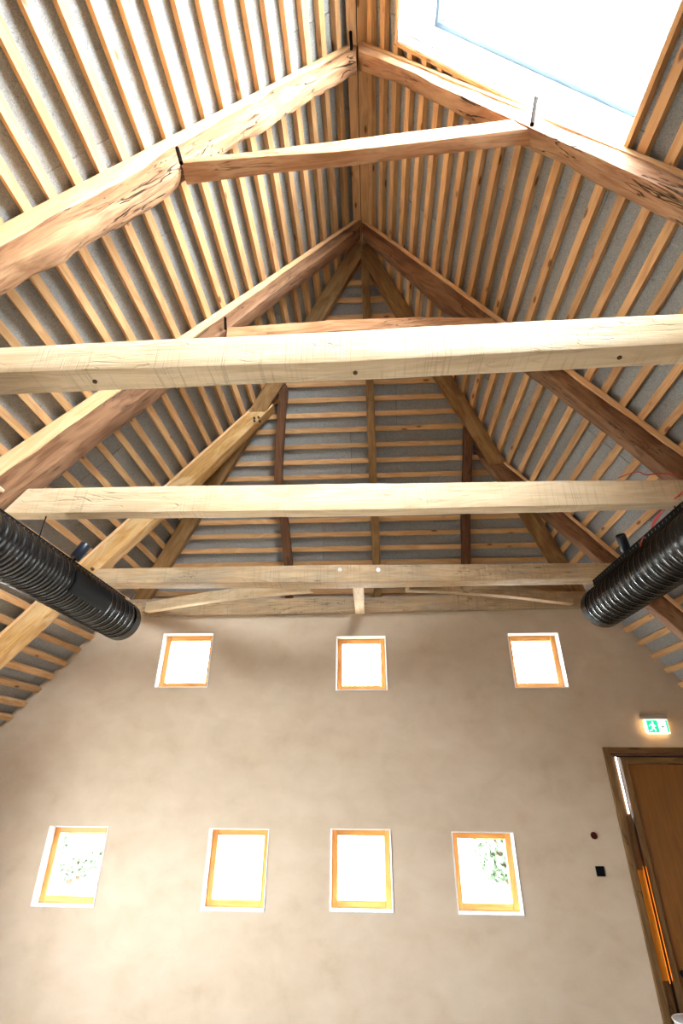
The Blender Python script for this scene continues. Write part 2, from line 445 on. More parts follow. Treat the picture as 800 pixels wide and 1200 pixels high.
def slope_parts(S, name, label, z_first, dz, UE, hole, phase):
    bm = bmesh.new()
    quads = [(0, UE, Y0, 6.3)]
    if hole:
        quads = [(0, hole[0][0], Y0, 6.3), (hole[0][1], UE, Y0, 6.3)]; yy = Y0
        for h_ in hole: quads.append((h_[0], h_[1], yy, h_[2])); yy = h_[3]
        quads.append((hole[0][0], hole[0][1], yy, 6.3))
    for q in quads:
        b2 = slab(name, S, [q], label)
        hip_clip(b2, S)
        me = bpy.data.meshes.new('tmp'); b2.to_mesh(me); b2.free(); bm.from_mesh(me); bpy.data.meshes.remove(me)
    root = obj(name, bm, M_sheath, smooth=False)
    tag(root, label, 'ceiling', kind='structure')
    MM = frame_mat(S.o, S.y, -S.n)
    # boards: 0.6 m courses, joints staggered
    row = 0; u = 0.0; gap = .005; cw = 3 * dz * S.L / S.t
    u = S.u_at_z(z_first) + (-.031 if S.side == 'L' else .031)
    while u > 0: u -= cw
    while u < UE:
        a, b_ = max(u, 0.0), min(u + cw, UE)
        y = YB - [0.0, .75, 1.3, .4][row % 4]
        while y < 6.2:
            L = 1.9
            y0, y1 = max(y, YB), min(y + L, 6.05)
            y += L
            if y1 - y0 < .02 or b_ - a < .02: continue
            if y0 > S.hip_y(b_) + .02 and S.hip_y(b_) < 6.05: continue
            rects = [(a, b_, y0, y1)]
            for (h0, h1, hy0, hy1) in (hole or []):
                out = []
                for (p, q, s, t) in rects:
                    if q <= h0 or p >= h1 or t <= hy0 or s >= hy1: out.append((p, q, s, t)); continue
                    if p < h0: out.append((p, h0, s, t))
                    if q > h1: out.append((h1, q, s, t))
                    m0, m1 = max(p, h0), min(q, h1)
                    if s < hy0: out.append((m0, m1, s, hy0))
                    if t > hy1: out.append((m0, m1, hy1, t))
                rects = out
            for (p, q, s, t) in rects:
                if q - p < .01 or t - s < .01: continue
                lift = random.uniform(-.010, -.006)
                bmp = bmesh.new()
                hexa(bmp, [S.P(p + gap / 2, s + gap / 2, lift), S.P(q - gap / 2, s + gap / 2, lift), S.P(q - gap / 2, t - gap / 2, lift), S.P(p + gap / 2, t - gap / 2, lift),
                           S.P(p + gap / 2, s + gap / 2, -.04), S.P(q - gap / 2, s + gap / 2, -.04), S.P(q - gap / 2, t - gap / 2, -.04), S.P(p + gap / 2, t - gap / 2, -.04)])
                if t > S.hip_y(p) - .1: hip_clip(bmp, S)
                if len(bmp.faces) < 4: bmp.free(); continue
                mm = MM.copy(); mm.translation = S.P((p + q) / 2, (s + t) / 2, 0)
                obj('panel', bmp, M_board, root, M=mm, smooth=False)
        u += cw; row += 1
    # battens
    k = 0
    zs = []
    z = z_first
    while z + dz < 5.80: z += dz
    while z > EAVE + .05: zs.append(z); z -= dz
    for z in zs:
        uu = S.u_at_z(z) + random.uniform(-.004, .004)
        w = .061; u0, u1 = (uu - w, uu) if S.side == 'L' else (uu, uu + w)
        ye = min(S.hip_y(u0) + .02, YW)
        spans = [(YB, ye)]
        if hole and u1 > hole[0][0] - .03 and u0 < hole[0][1] + .03:
            spans = []; yy = YB
            for h_ in hole: spans.append((yy, h_[2] - .04)); yy = h_[3] + .035
            spans.append((yy, ye))
        for (s, t) in spans:
            # battens come in lengths: butt joint somewhere behind the photographer
            cutp = [s] + ([random.uniform(-2.5, -.5)] if t - s > 6 else []) + [t]
            for c0, c1 in zip(cutp, cutp[1:]):
                bmb = bmesh.new()
                sk = random.uniform(-.004, .004)
                hexa(bmb, [S.P(u0, c0 + .001, .002), S.P(u1, c0 + .001, .002), S.P(u1, c0 + .001, .058), S.P(u0, c0 + .001, .058),
                           S.P(u0 + sk, c1 - .001, .002), S.P(u1 + sk, c1 - .001, .002), S.P(u1 + sk, c1 - .001, .058), S.P(u0 + sk, c1 - .001, .058)])
                mm = MM.copy(); mm.translation = S.P((u0 + u1) / 2, c0, .03)
                obj('batten', bmb, M_pine, root, M=mm, smooth=False)
    return root, MM

ceilL, ML_ = slope_parts(SL, 'ceiling_left', 'left roof slope of grey boards and pale battens, brightest under the daylight', 3.355, .156, UE_L, None, .45)
ceilR, MR_ = slope_parts(SR, 'ceiling_right', 'right roof slope of grey boards and orange battens around the skylight', 2.971, .1563, UE_R, [(SKX0, SKX1, SKY0, SKY1)], .45)

# hip slope
bm = bmesh.new()
def hx(u, side):    # x of the hip line at hip coordinate u
    z = u * TH / LHn
    return -(z / TL) if side == 'L' else (z / TR)
UH = HP.u_at_z(1.6)
hexa(bm, [HP.P(-.001, 0, -.045), HP.P(.001, 0, -.045), HP.P(hx(UH, 'R'), UH, -.045), HP.P(hx(UH, 'L'), UH, -.045),
          HP.P(-.001, 0, -.09), HP.P(.001, 0, -.09), HP.P(hx(UH, 'R'), UH, -.09), HP.P(hx(UH, 'L'), UH, -.09)])
ceilH = tag(obj('ceiling_hip', bm, M_sheath, smooth=False), 'triangular hip slope with level battens above the gable wall', 'ceiling', kind='structure')
MH_ = frame_mat(HP.o, HP.x, -HP.n)
zs = [5.705, 5.522, 5.338, 5.154, 4.978, 4.80, 4.62, 4.445, 4.271, 4.105, 3.939, 3.763, 3.592, 3.424, 3.262, 3.10, 2.939, 2.778, 2.616, 2.455, 2.295, 2.13, 1.97]
for z in zs:
    u = HP.u_at_z(z - .055 * LHn * 0 ) + .02
    u0, u1 = u - .030, u + .030
    bmb = bmesh.new(); x0, x1 = hx(u0, 'L'), hx(u0, 'R')
    hexa(bmb, [HP.P(x0, u0, .008), HP.P(x0, u1, .008), HP.P(x0, u1, .052), HP.P(x0, u0, .052), HP.P(x1, u0, .008), HP.P(x1, u1, .008), HP.P(x1, u1, .052), HP.P(x1, u0, .052)])
    mm = MH_.copy(); mm.translation = HP.P(x0, u, .03)
    obj('batten', bmb, M_pine, ceilH, M=mm, smooth=False)
u = 0.0; row = 0; gap = .005
while u < UH:
    q = min(u + .6, UH); x = -4.0 - [0, .9, .4, 1.3][row % 4]
    while x < 3.6:
        p0, p1 = max(x, hx(q, 'L')), min(x + 1.9, hx(q, 'R')); x += 1.9
        if p1 - p0 < .03: continue
        bmp = bmesh.new(); lift = random.uniform(-.010, -.006)
        hexa(bmp, [HP.P(p0 + gap / 2, u + gap / 2, lift), HP.P(p1 - gap / 2, u + gap / 2, lift), HP.P(p1 - gap / 2, q - gap / 2, lift), HP.P(p0 + gap / 2, q - gap / 2, lift),
                   HP.P(p0 + gap / 2, u + gap / 2, -.04), HP.P(p1 - gap / 2, u + gap / 2, -.04), HP.P(p1 - gap / 2, q - gap / 2, -.04), HP.P(p0 + gap / 2, q - gap / 2, -.04)])
        for S in (SL, SR):
            no = -S.n
            bmesh.ops.bisect_plane(bmp, geom=list(bmp.verts) + list(bmp.edges) + list(bmp.faces), plane_co=S.P(0, 0, -.001), plane_no=no, clear_outer=True, dist=1e-5)
            ed = [e for e in bmp.edges if e.is_boundary]
            if ed: bmesh.ops.edgeloop_fill(bmp, edges=ed)
        if len(bmp.faces) < 4: bmp.free(); continue
        mm = MH_.copy(); mm.translation = HP.P((p0 + p1) / 2, (u + q) / 2, 0)
        obj('panel', bmp, M_board, ceilH, M=mm, smooth=False)
    u += .6; row += 1

# ridge capping closes the roof above the two slopes
bm = bmesh.new(); vbox(bm, -.12, .12, YB, YA + .15, RH + .01, RH + .14)
tag(obj('trim_1', bm, M_sheath, smooth=False), 'dark ridge capping closing the top of the roof', 'ridge', kind='structure')

# ridge planks under the ridge
rp = empty('ridge_board', V(0, YB, RH - .2), label='pair of pale planks running along the underside of the ridge', cat='board')
for k, (xa, xb) in enumerate(((-.092, -.004), (.004, .092))):
    bm = bmesh.new(); zz = RH - .150
    hexa(bm, [V(xa, YB, zz), V(xb, YB, zz), V(xb, YB, zz - .03), V(xa, YB, zz - .03), V(xa, YA + .1, zz), V(xb, YA + .1, zz), V(xb, YA + .1, zz - .03), V(xa, YA + .1, zz - .03)])
    obj('plank', bm, M_pine, rp, M=frame_mat(V(xa, YB, zz), Vector((0, 1, 0))), smooth=False)

# ------------------------------------------------------------------ skylight
def srbox(u0, u1, y0, y1, p0, p1, name, mat, parent):
    bm = bmesh.new()
    hexa(bm, [SR.P(u0, y0, p0), SR.P(u1, y0, p0), SR.P(u1, y1, p0), SR.P(u0, y1, p0), SR.P(u0, y0, p1), SR.P(u1, y0, p1), SR.P(u1, y1, p1), SR.P(u0, y1, p1)])
    return obj(name, bm, mat, parent, M=frame_mat(SR.P(u0, y0, p0), (SR.y if y1 - y0 > u1 - u0 else SR.d), -SR.n), smooth=False)
dp = -.34
for num, SY0, SY1, lab in ((8, SKY0, SKY1, 'large blown-out skylight with white lining in the right roof slope'),):
    sk = empty('window_%d' % num, SR.P((SKX0 + SKX1) / 2, SY1, 0), label=lab, cat='skylight', kind='structure')
    for a in ((SKX0 - .012, SKX0, SY0, SY1), (SKX1, SKX1 + .012, SY0, SY1), (SKX0 - .012, SKX1 + .012, SY0 - .012, SY0), (SKX0 - .012, SKX1 + .012, SY1, SY1 + .012)):
        srbox(*a, dp, .05, 'lining_board', M_white, sk)
    for a in ((SKX0 - .040, SKX0 - .013, SY0 - .03, SY1 + .03), (SKX1 + .013, SKX1 + .040, SY0 - .03, SY1 + .03), (SKX0 - .012, SKX1 + .012, SY0 - .04, SY0 - .013), (SKX0 - .012, SKX1 + .012, SY1 + .013, SY1 + .040)):
        srbox(*a, .002, .058, 'trim_batten', M_pine, sk)
    for a in ((SKX0 - .02, SKX0 + .035, SY0, SY1), (SKX1 - .035, SKX1 + .02, SY0, SY1), (SKX0 + .035, SKX1 - .035, SY0 - .02, SY0 + .035), (SKX0 + .035, SKX1 - .035, SY1 - .035, SY1 + .02)):
        srbox(*a, dp - .11, dp, 'frame_bar', M_alu, sk)
    srbox(SKX0 + .03, SKX1 - .03, SY0 + .03, SY1 - .03, dp - .08, dp - .06, 'pane', M_glass, sk)
    portal('skylight_portal', SR.P((SKX0 + SKX1) / 2, (SY0 + SY1) / 2, dp - .15), SR.n, SKX1 - SKX0, SY1 - SY0, up=SR.y)

# ------------------------------------------------------------------ small windows in the gable wall
def bar(root, name, mat, x0, x1, y0, y1, z0, z1, bev=.003):
    bm = bmesh.new(); vbox(bm, x0, x1, y0, y1, z0, z1)
    if bev: bevel(bm, bev)
    dx, dz_ = x1 - x0, z1 - z0
    return obj(name, bm, mat, root, M=frame_mat(V(x0, y0, z0), Vector((1, 0, 0)) if dx > dz_ else Vector((0, 0, 1)), Vector((0, 1, 0))), smooth=False)

wl = ['lower left window nearest the left roof slope, faint greenery behind the glass', 'second small window from the left in the lower row, under the gap of the upper row',
      'third small window of the lower row, directly below the middle upper window', 'fourth lower window, nearest the round button and switch, foliage behind it',
      'upper window beside the end of the left black duct', 'middle upper window under the short central timber', 'upper window beside the end of the right black duct, above the lower row gap']
for k, (x0, x1, z0, z1) in enumerate(LOW + UPP):
    w = empty('window_%d' % (k + 1), V((x0 + x1) / 2, YW, z0), label=wl[k], cat='window', kind='structure', group='small square windows of the gable wall')
    t = .005
    # white reveal lining
    for a in ((x0, x0 + t, z0, z1), (x1 - t, x1, z0, z1), (x0 + t, x1 - t, z0, z0 + t), (x0 + t, x1 - t, z1 - t, z1)):
        bar(w, 'reveal_lining', M_white, a[0], a[1], YW - .004, YW + .115, a[2], a[3], 0)
    for a in ((x0 - .007, x0, z0 - .007, z1 + .007), (x1, x1 + .007, z0 - .007, z1 + .007), (x0, x1, z0 - .007, z0), (x0, x1, z1, z1 + .007)):
        bar(w, 'corner_bead', M_bead, a[0], a[1], YW - .008, YW + .01, a[2], a[3], .002)
    a0, a1, b0, b1 = x0 + .004, x1 - .004, z0 + .004, z1 - .004; f = .062
    yf0, yf1 = YW + .11, YW + .17
    for a in ((a0, a0 + f, b0, b1), (a1 - f, a1, b0, b1), (a0 + f, a1 - f, b0, b0 + f), (a0 + f, a1 - f, b1 - f, b1)):
        bar(w, 'frame_bar', M_frame, a[0], a[1], yf0, yf1, a[2], a[3], .004)
    bar(w, 'pane', M_glass, a0 + f - .01, a1 - f + .01, YW + .14, YW + .146, b0 + f - .01, b1 - f + .01, 0)
    portal('window_portal', V((x0 + x1) / 2, YW + .2, (z0 + z1) / 2), Vector((0, -1, 0)), x1 - x0, z1 - z0)

def fill_glazing(num, X, k, y0, y1, z0, z1, ny, label):
    w = empty('window_%d' % num, V(X, (y0 + y1) / 2, z0), label=label, cat='window', kind='structure')  # root of the added unseen window
    def b3(name, mat, d0, d1, a, b_, c, d):
        bm = bmesh.new(); vbox(bm, min(X + k * d0, X + k * d1), max(X + k * d0, X + k * d1), a, b_, c, d); obj(name, bm, mat, w, smooth=False)
    for i in range(ny + 1):
        yy = y0 + (y1 - y0) * i / ny
        b3('frame_bar', M_frame, .10, .17, max(yy - .035, y0), min(yy + .035, y1), z0, z1)
    for c, d in ((z0, z0 + .07), (z1 - .07, z1)): b3('frame_bar', M_frame, .10, .17, y0, y1, c, d)
    for i in range(ny):
        b3('pane', M_glass, .137, .145, y0 + (y1 - y0) * i / ny + .03, y0 + (y1 - y0) * (i + 1) / ny - .03, z0 + .06, z1 - .06)
    portal('window_portal', V(X + k * .26, (y0 + y1) / 2, (z0 + z1) / 2), Vector((-k, 0, 0)), y1 - y0, z1 - z0)
fill_glazing(9, XL, -1, GY0, GY1, GZ0, GZ1, 2, 'unseen wide window added in the left side wall to light the gable')  # window added out of view to brighten the left of the gable

# ------------------------------------------------------------------ timbers
def timber(name, stations, mat, parent=None, wob=0.004, freq=3.0, seg=.10, cham=.012, seed=0, clip=None, up=Vector((0, 0, 1)), skew=None):
    """stations: (front top, back top, back bottom, front bottom) in scene coordinates"""
    cum = [0.0]
    cen = [sum(s, Vector()) / 4 for s in stations]
    for a, b in zip(cen, cen[1:]): cum.append(cum[-1] + (b - a).length)
    tot = cum[-1]; n = max(2, int(tot / seg))
    bm = bmesh.new(); rings = []
    ds = sorted(set([round(tot * i / n, 5) for i in range(n + 1)]))
    for d in ds:
        j = 0
        while j < len(cum) - 2 and cum[j + 1] < d: j += 1
        t = (d - cum[j]) / max(cum[j + 1] - cum[j], 1e-6); t = min(max(t, 0), 1)
        c = [stations[j][i].lerp(stations[j + 1][i], t) for i in range(4)]
        ctr = sum(c, Vector()) / 4; ring = []
        for i in range(4):
            p, a, b = c[i], c[i - 1], c[(i + 1) % 4]
            ch = cham * (1 + .5 * noise.noise(p * 2.3 + Vector((seed * 3.1 + i, 0, 0))))
            da, db = (a - p), (b - p)
            ca, cb = min(ch, da.length * .45), min(ch, db.length * .45)
            pa, pb = p + da.normalized() * ca, p + db.normalized() * cb
            ring += [pa, p.lerp((pa + pb) / 2, .55), pb]
            nb = b + (p - b).normalized() * min(ch, db.length * .45)
            ring += [pb.lerp(nb, 1 / 3), pb.lerp(nb, 2 / 3)]
        out = []
        for p in ring:
            q = p.copy()
            if wob:
                r = (p - ctr).normalized()
                k = noise.noise(p * freq + Vector((seed * 7.7, seed, 0))) + .5 * noise.noise(p * freq * 2.7 + Vector((seed, 0, seed))) + .22 * noise.noise(p * freq * 8)
                q += r * k * wob
            out.append(bm.verts.new(q))
        rings.append(out)
    m = len(rings[0])
    for A, B in zip(rings, rings[1:]):
        for k in range(m): bm.faces.new((A[k], A[(k + 1) % m], B[(k + 1) % m], B[k]))
    bm.faces.new(rings[0]); bm.faces.new(rings[-1][::-1])
    for cl in (clip or []):
        bmesh.ops.bisect_plane(bm, geom=list(bm.verts) + list(bm.edges) + list(bm.faces), plane_co=cl[0], plane_no=cl[1], clear_outer=True, dist=1e-5)
        ed = [e for e in bm.edges if e.is_boundary]
        if ed: bmesh.ops.edgeloop_fill(bm, edges=ed)
    M = frame_mat(cen[0], cen[-1] - cen[0], up)
    return obj(name, bm, mat, parent, M=M, sharp=38)

def interp(tab, z):
    tab = sorted(tab, key=lambda r: -r[0])
    if z >= tab[0][0]: return tab[0][1:]
    for a, b in zip(tab, tab[1:]):
        if b[0] <= z <= a[0]:
            t = (a[0] - z) / (a[0] - b[0]); return tuple(p + (q - p) * t for p, q in zip(a[1:], b[1:]))
    return tab[-1][1:]

def rafter(S, tab, yf, w, mat, ztop, zbot, label, group, wob, cham, seed, n=26, freq=3.0, pmat=None):
    """tab rows: (z on the roof plane, depth of packing underside, depth of front arris, depth of back arris)"""
    st, pk = [], []
    for i in range(n + 1):
        z = ztop + (zbot - ztop) * i / n
        u = S.u_at_z(z); y = yf(z); pp, pf, pb = interp(tab, z)
        st.append((S.P(u, y, pp), S.P(u, y + w, pp), S.P(u, y + w, pb), S.P(u, y, pf)))
        pk.append((S.P(u, y - .004, .054), S.P(u, y + w - .02, .054), S.P(u, y + w - .02, pp + .004), S.P(u, y - .004, pp + .004)))
    k = -1 if S.side == 'L' else 1
    clip = [(Vector((k * .012, 0, 0)), Vector((-k, 0, 0)))]
    r = timber('rafter', st, mat, wob=wob, cham=cham, seed=seed, clip=clip, up=-S.n, freq=freq)
    tag(r, label, 'rafter', group)
    timber('packing_strip', pk, pmat or M_pack, r, wob=.0015, cham=.003, seed=seed + 9, clip=clip, up=-S.n)
    return r

G = 'principal rafters of the roof'
AL = rafter(SL, [(5.8, .085, .25, .25), (5.35, .10, .25, .24), (5.0, .12, .27, .255), (4.7, .14, .345, .34), (4.62, .145, .33, .31), (4.45, .15, .33, .29), (4.0, .185, .40, .375),
                 (3.85, .20, .44, .42), (3.65, .215, .47, .455), (3.55, .22, .44, .41), (3.3, .23, .48, .45), (3.0, .24, .49, .467), (2.9, .24, .46, .43), (2.4, .24, .46, .42), (.3, .24, .44, .40)],
            lambda z: .059 * z + 1.554, .16, M_old, 5.9, .45, 'gnarled pale old rafter nearest the viewer, running down the left slope', G, .022, .045, 1, n=40, freq=4.2)
AR = rafter(SR, [(5.8, .085, .22, .20), (5.4, .085, .19, .125), (5.1, .085, .19, .12), (4.85, .09, .22, .17), (4.6, .09, .23, .18), (4.05, .095, .25, .187), (3.5, .10, .26, .225), (3.0, .10, .28, .27), (.3, .10, .28, .27)],
            lambda z: .068 * z + 1.492, .16, M_old, 5.9, .45, 'reddish old rafter nearest the viewer, passing under the skylight on the right', G, .012, .03, 2, n=40)
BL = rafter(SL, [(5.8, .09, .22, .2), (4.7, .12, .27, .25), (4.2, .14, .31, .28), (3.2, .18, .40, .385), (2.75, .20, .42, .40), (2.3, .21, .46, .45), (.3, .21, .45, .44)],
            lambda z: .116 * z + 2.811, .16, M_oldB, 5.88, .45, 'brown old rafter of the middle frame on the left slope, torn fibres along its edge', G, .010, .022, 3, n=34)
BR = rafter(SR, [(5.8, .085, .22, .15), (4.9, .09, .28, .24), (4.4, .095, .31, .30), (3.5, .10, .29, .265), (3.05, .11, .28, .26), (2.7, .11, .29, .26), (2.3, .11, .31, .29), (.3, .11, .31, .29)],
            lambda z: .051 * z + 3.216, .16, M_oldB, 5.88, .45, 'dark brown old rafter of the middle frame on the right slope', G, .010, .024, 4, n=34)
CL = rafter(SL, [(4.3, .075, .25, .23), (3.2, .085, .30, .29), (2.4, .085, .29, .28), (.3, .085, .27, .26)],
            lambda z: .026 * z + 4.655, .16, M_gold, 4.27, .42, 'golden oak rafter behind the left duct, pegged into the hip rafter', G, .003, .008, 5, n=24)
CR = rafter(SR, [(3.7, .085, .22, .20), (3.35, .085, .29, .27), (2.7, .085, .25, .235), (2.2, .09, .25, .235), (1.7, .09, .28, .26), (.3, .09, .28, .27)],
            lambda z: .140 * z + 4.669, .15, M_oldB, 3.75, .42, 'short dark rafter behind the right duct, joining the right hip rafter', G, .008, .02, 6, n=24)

# hip rafters
def hip_rafter(S, label, w, dep, seed, ztop=5.86, zbot=1.98):
    k = -1 if S.side == 'L' else 1
    st, pk = [], []
    dirv = (HP.P(k * (RH - 2) / S.t, HP.u_at_z(2), 0) - HP.P(0, 0, 0)).normalized()
    inn = HP.n.cross(dirv).normalized()
    if inn.x * k > 0: inn = -inn
    for i in range(21):
        z = ztop + (zbot - ztop) * i / 20
        u = HP.u_at_z(z); x = k * (RH - z) / S.t
        o = HP.P(x, u, 0)
        a = o + HP.n * .085 + inn * .015
        st.append((a, a + inn * w, a + inn * w + HP.n * dep, a + HP.n * dep - inn * .02))
        a = o + HP.n * .054 + inn * .006
        pk.append((a, a + inn * (w + .0), a + inn * w + HP.n * .034, a + HP.n * .034))
    clip = [(Vector((k * .012, 0, 0)), Vector((-k, 0, 0))), (Vector((0, YW + .16, 0)), Vector((0, 1, 0)))]
    r = timber('hip_rafter', st, M_hip, wob=.003, cham=.008, seed=seed, clip=clip, up=-HP.n)
    tag(r, label, 'rafter', 'hip rafters')
    timber('packing_strip', pk, M_pack, r, wob=.001, cham=.002, seed=seed, clip=clip, up=-HP.n)
    return r
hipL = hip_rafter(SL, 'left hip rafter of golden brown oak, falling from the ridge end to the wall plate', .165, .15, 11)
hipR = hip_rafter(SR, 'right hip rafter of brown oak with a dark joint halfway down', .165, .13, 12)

def jack(name, pts, w, dep, mat, label, group, seed, wob, p0=.054):
    st = []
    for (x, z) in pts:
        u = HP.u_at_z(z)
        st.append((HP.P(x - w / 2, u, p0), HP.P(x + w / 2, u, p0), HP.P(x + w / 2, u, p0 + dep), HP.P(x - w / 2, u, p0 + dep)))
    r = timber(name, st, mat, wob=wob, cham=.010, seed=seed, up=-HP.n, seg=.08)
    return tag(r, label, 'rafter', group)
JG = 'small rafters under the hip slope'
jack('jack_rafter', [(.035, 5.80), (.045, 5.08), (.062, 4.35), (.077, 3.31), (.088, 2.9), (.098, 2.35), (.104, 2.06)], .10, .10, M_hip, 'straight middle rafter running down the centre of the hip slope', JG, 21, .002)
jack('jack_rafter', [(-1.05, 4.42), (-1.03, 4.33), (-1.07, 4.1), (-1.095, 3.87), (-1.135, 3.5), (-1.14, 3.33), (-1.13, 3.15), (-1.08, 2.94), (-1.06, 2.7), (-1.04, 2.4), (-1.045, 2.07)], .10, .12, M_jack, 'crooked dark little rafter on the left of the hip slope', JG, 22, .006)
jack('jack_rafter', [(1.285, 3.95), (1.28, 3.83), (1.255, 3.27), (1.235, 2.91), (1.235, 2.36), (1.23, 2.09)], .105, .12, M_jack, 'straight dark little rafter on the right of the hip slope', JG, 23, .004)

def beam(name, ends, mat, label, group, wob, cham, seed, seg=.12, cat='beam', freq=1.6):
    st = [tuple(V(*p) for p in e) for e in ends]
    return tag(timber(name, st, mat, wob=wob, cham=cham, seed=seed, seg=seg, freq=freq), label, cat, group)
def rect(x, y, ztop, zbot, w, zb2=None):
    return ((x, y, ztop), (x, y + w, ztop + .01), (x, y + w, (zb2 if zb2 is not None else zbot)), (x, y, zbot))
TG = 'new oak tie beams'
T1 = beam('tie_beam', [rect(-2.86, 1.68, 1.885, 1.715, .16), rect(-1.83, 1.68, 1.886, 1.712, .155), (rect(-.11, 1.68, 1.897, 1.693, .125)), rect(1.5, 1.68, 1.918, 1.725, .135), rect(2.56, 1.68, 1.93, 1.74, .14)],
          M_tie, 'nearest tie beam of pale new oak, saw marked, across the whole picture', TG, .0035, .006, 31)
T2 = beam('tie_beam', [((-2.62, 3.1, 1.925), (-2.62, 3.21, 1.93), (-2.76, 3.21, 1.712), (-2.76, 3.1, 1.712)), ((-2.3, 3.1, 1.922), (-2.3, 3.21, 1.93), (-2.3, 3.21, 1.706), (-2.3, 3.1, 1.706)),
          rect(-.19, 3.1, 1.895, 1.672, .108), rect(2.19, 3.1, 1.858, 1.668, .102), rect(2.62, 3.1, 1.852, 1.662, .102)],
          M_tie, 'middle tie beam of pale new oak with bevelled left end, between the two ducts', TG, .0045, .006, 32)
T3 = beam('tie_beam', [((-2.86, 4.70, 1.895), (-2.86, 4.88, 1.90), (-3.0, 4.88, 1.732), (-3.0, 4.70, 1.732)), rect(-2.5, 4.70, 1.896, 1.733, .185), rect(-.283, 4.70, 1.893, 1.705, .205), rect(2.2, 4.72, 1.875, 1.713, .18),
          ((2.46, 4.72, 1.87), (2.46, 4.9, 1.875), (2.6, 4.9, 1.71), (2.6, 4.72, 1.71))],
          M_tie3, 'farthest tie beam, greyish oak with two bolt heads, just before the gable wall', TG, .003, .006, 33)
PL = beam('wall_plate', [rect(-3.32, 5.93, 1.96, 1.735, .13), rect(-2.78, 5.93, 1.955, 1.738, .13), rect(-.36, 5.93, 1.935, 1.752, .10), rect(2.4, 5.93, 1.985, 1.785, .10), rect(2.84, 5.93, 1.985, 1.79, .10)],
          M_tie3, 'wall plate timber lying along the top of the gable wall', None, .003, .006, 34)
CA = beam('collar_beam', [((-1.255, 1.80, 3.815), (-1.255, 1.92, 3.83), (-1.25, 1.93, 3.735), (-1.25, 1.80, 3.765)), ((-.75, 1.80, 3.86), (-.75, 1.92, 3.87), (-.75, 1.91, 3.77), (-.75, 1.80, 3.785)), ((-.125, 1.80, 3.945), (-.125, 1.91, 3.95), (-.125, 1.90, 3.79), (-.125, 1.80, 3.79)),
          ((.55, 1.79, 3.995), (.55, 1.88, 4.0), (.55, 1.88, 3.83), (.55, 1.79, 3.838)), ((1.08, 1.78, 4.035), (1.08, 1.88, 4.04), (1.08, 1.88, 3.88), (1.08, 1.78, 3.885)), ((1.17, 1.78, 4.04), (1.17, 1.88, 4.04), (1.24, 1.88, 3.885), (1.24, 1.78, 3.89))],
          M_coll, 'nearest collar beam, reddish brown with a pale front face, high between the old rafters', 'collar beams', .004, .008, 35, freq=3)
CB = beam('collar_beam', [rect(-1.31, 3.25, 3.80, 3.66, .12), rect(-.7, 3.25, 3.81, 3.66, .12), rect(-.21, 3.25, 3.835, 3.68, .12), rect(.5, 3.26, 3.835, 3.69, .12), rect(1.22, 3.27, 3.80, 3.68, .12)],
          M_coll, 'rough reddish collar of the middle frame, half hidden behind the nearest tie beam', 'collar beams', .010, .02, 36, freq=4)
def brace(x0, y0, z0, x1, y1, z1, w, h0, h1, label, seed, mat=M_gold):
    a, b = Vector((x0, y0, 0)), Vector((x1, y1, 0)); d = (b - a).normalized(); s = Vector((-d.y, d.x, 0))
    if s.y < 0: s = -s
    st = []
    for i in range(9):
        t = i / 8; c = a.lerp(b, t); z = z0 + (z1 - z0) * t; bow = .03 * math.sin(math.pi * t); hh = h0 + (h1 - h0) * t
        p, q = c - s * w / 2, c + s * w / 2
        st.append((V(p.x, p.y, z + hh + bow), V(q.x, q.y, z + hh + bow), V(q.x, q.y, z + bow), V(p.x, p.y, z + bow)))
    return tag(timber('brace', st, mat, wob=.003, cham=.008, seed=seed, seg=.1), label, 'brace', 'diagonal braces above the wall plate')
brace(-2.80, 5.86, 1.76, -.62, 4.98, 1.70, .09, .12, .12, 'pale left brace rising from the wall plate corner to the farthest tie beam', 41, M_tie)
brace(2.42, 5.86, 1.79, .40, 5.0, 1.70, .09, .12, .12, 'right brace from the wall plate corner to the farthest tie beam', 42, M_tie3)
st = [(V(-.175, 4.86, 1.82), V(-.06, 4.86, 1.82), V(-.06, 4.86, 1.70), V(-.175, 4.86, 1.70)), (V(-.185, 5.94, 1.86), V(-.07, 5.94, 1.86), V(-.07, 5.94, 1.735), V(-.185, 5.94, 1.735))]
sp_ = tag(timber('spacer_block', [tuple(s) for s in st], M_tie, wob=.001, cham=.006, seed=43), 'short central timber linking the farthest tie beam to the wall plate', 'beam')

tag(timber('wood_block', [(V(-4.02, 4.50, 1.62), V(-4.02, 4.62, 1.62), V(-4.10, 4.62, 1.46), V(-4.10, 4.50, 1.46)), (V(-3.66, 4.50, 1.44), V(-3.66, 4.62, 1.44), V(-3.74, 4.62, 1.28), V(-3.74, 4.50, 1.28))], M_greyw, wob=.002, cham=.006, seed=61),
    'short grey weathered block on the golden rafter at the left edge', 'block')
# pegs, bolts, iron pins
def disc(parent, name, c, nrm, r, t, mat, n=10, label=None):
    bm = bmesh.new(); nrm = nrm.normalized(); tube(bm, [c - nrm * t, c + nrm * t], r, n)
    o = obj(name, bm, mat, parent, sharp=40)
    if label: o['label'] = label
    return o
FN = Vector((0, -1, 0))
for p in ((-.301, 4.699, 1.835), (.093, 4.699, 1.828)):
    disc(T3, 'bolt_head', V(*p), FN, .022, .008, M_zinc, 12)
    disc(T3, 'bolt_nut', V(p[0], p[1] - .01, p[2]), FN, .010, .009, M_zinc, 6)
for p in ((-1.388, 4.752, 3.895), (-1.335, 4.752, 3.905), (-1.315, 4.752, 3.845), (-1.38, 4.752, 3.85)):
    disc(CL, 'peg', V(*p), FN, .014, .014, M_pegd, 8)
disc(CL, 'peg', V(-2.93, 4.690, 1.89), FN, .016, .014, M_pegd, 8)
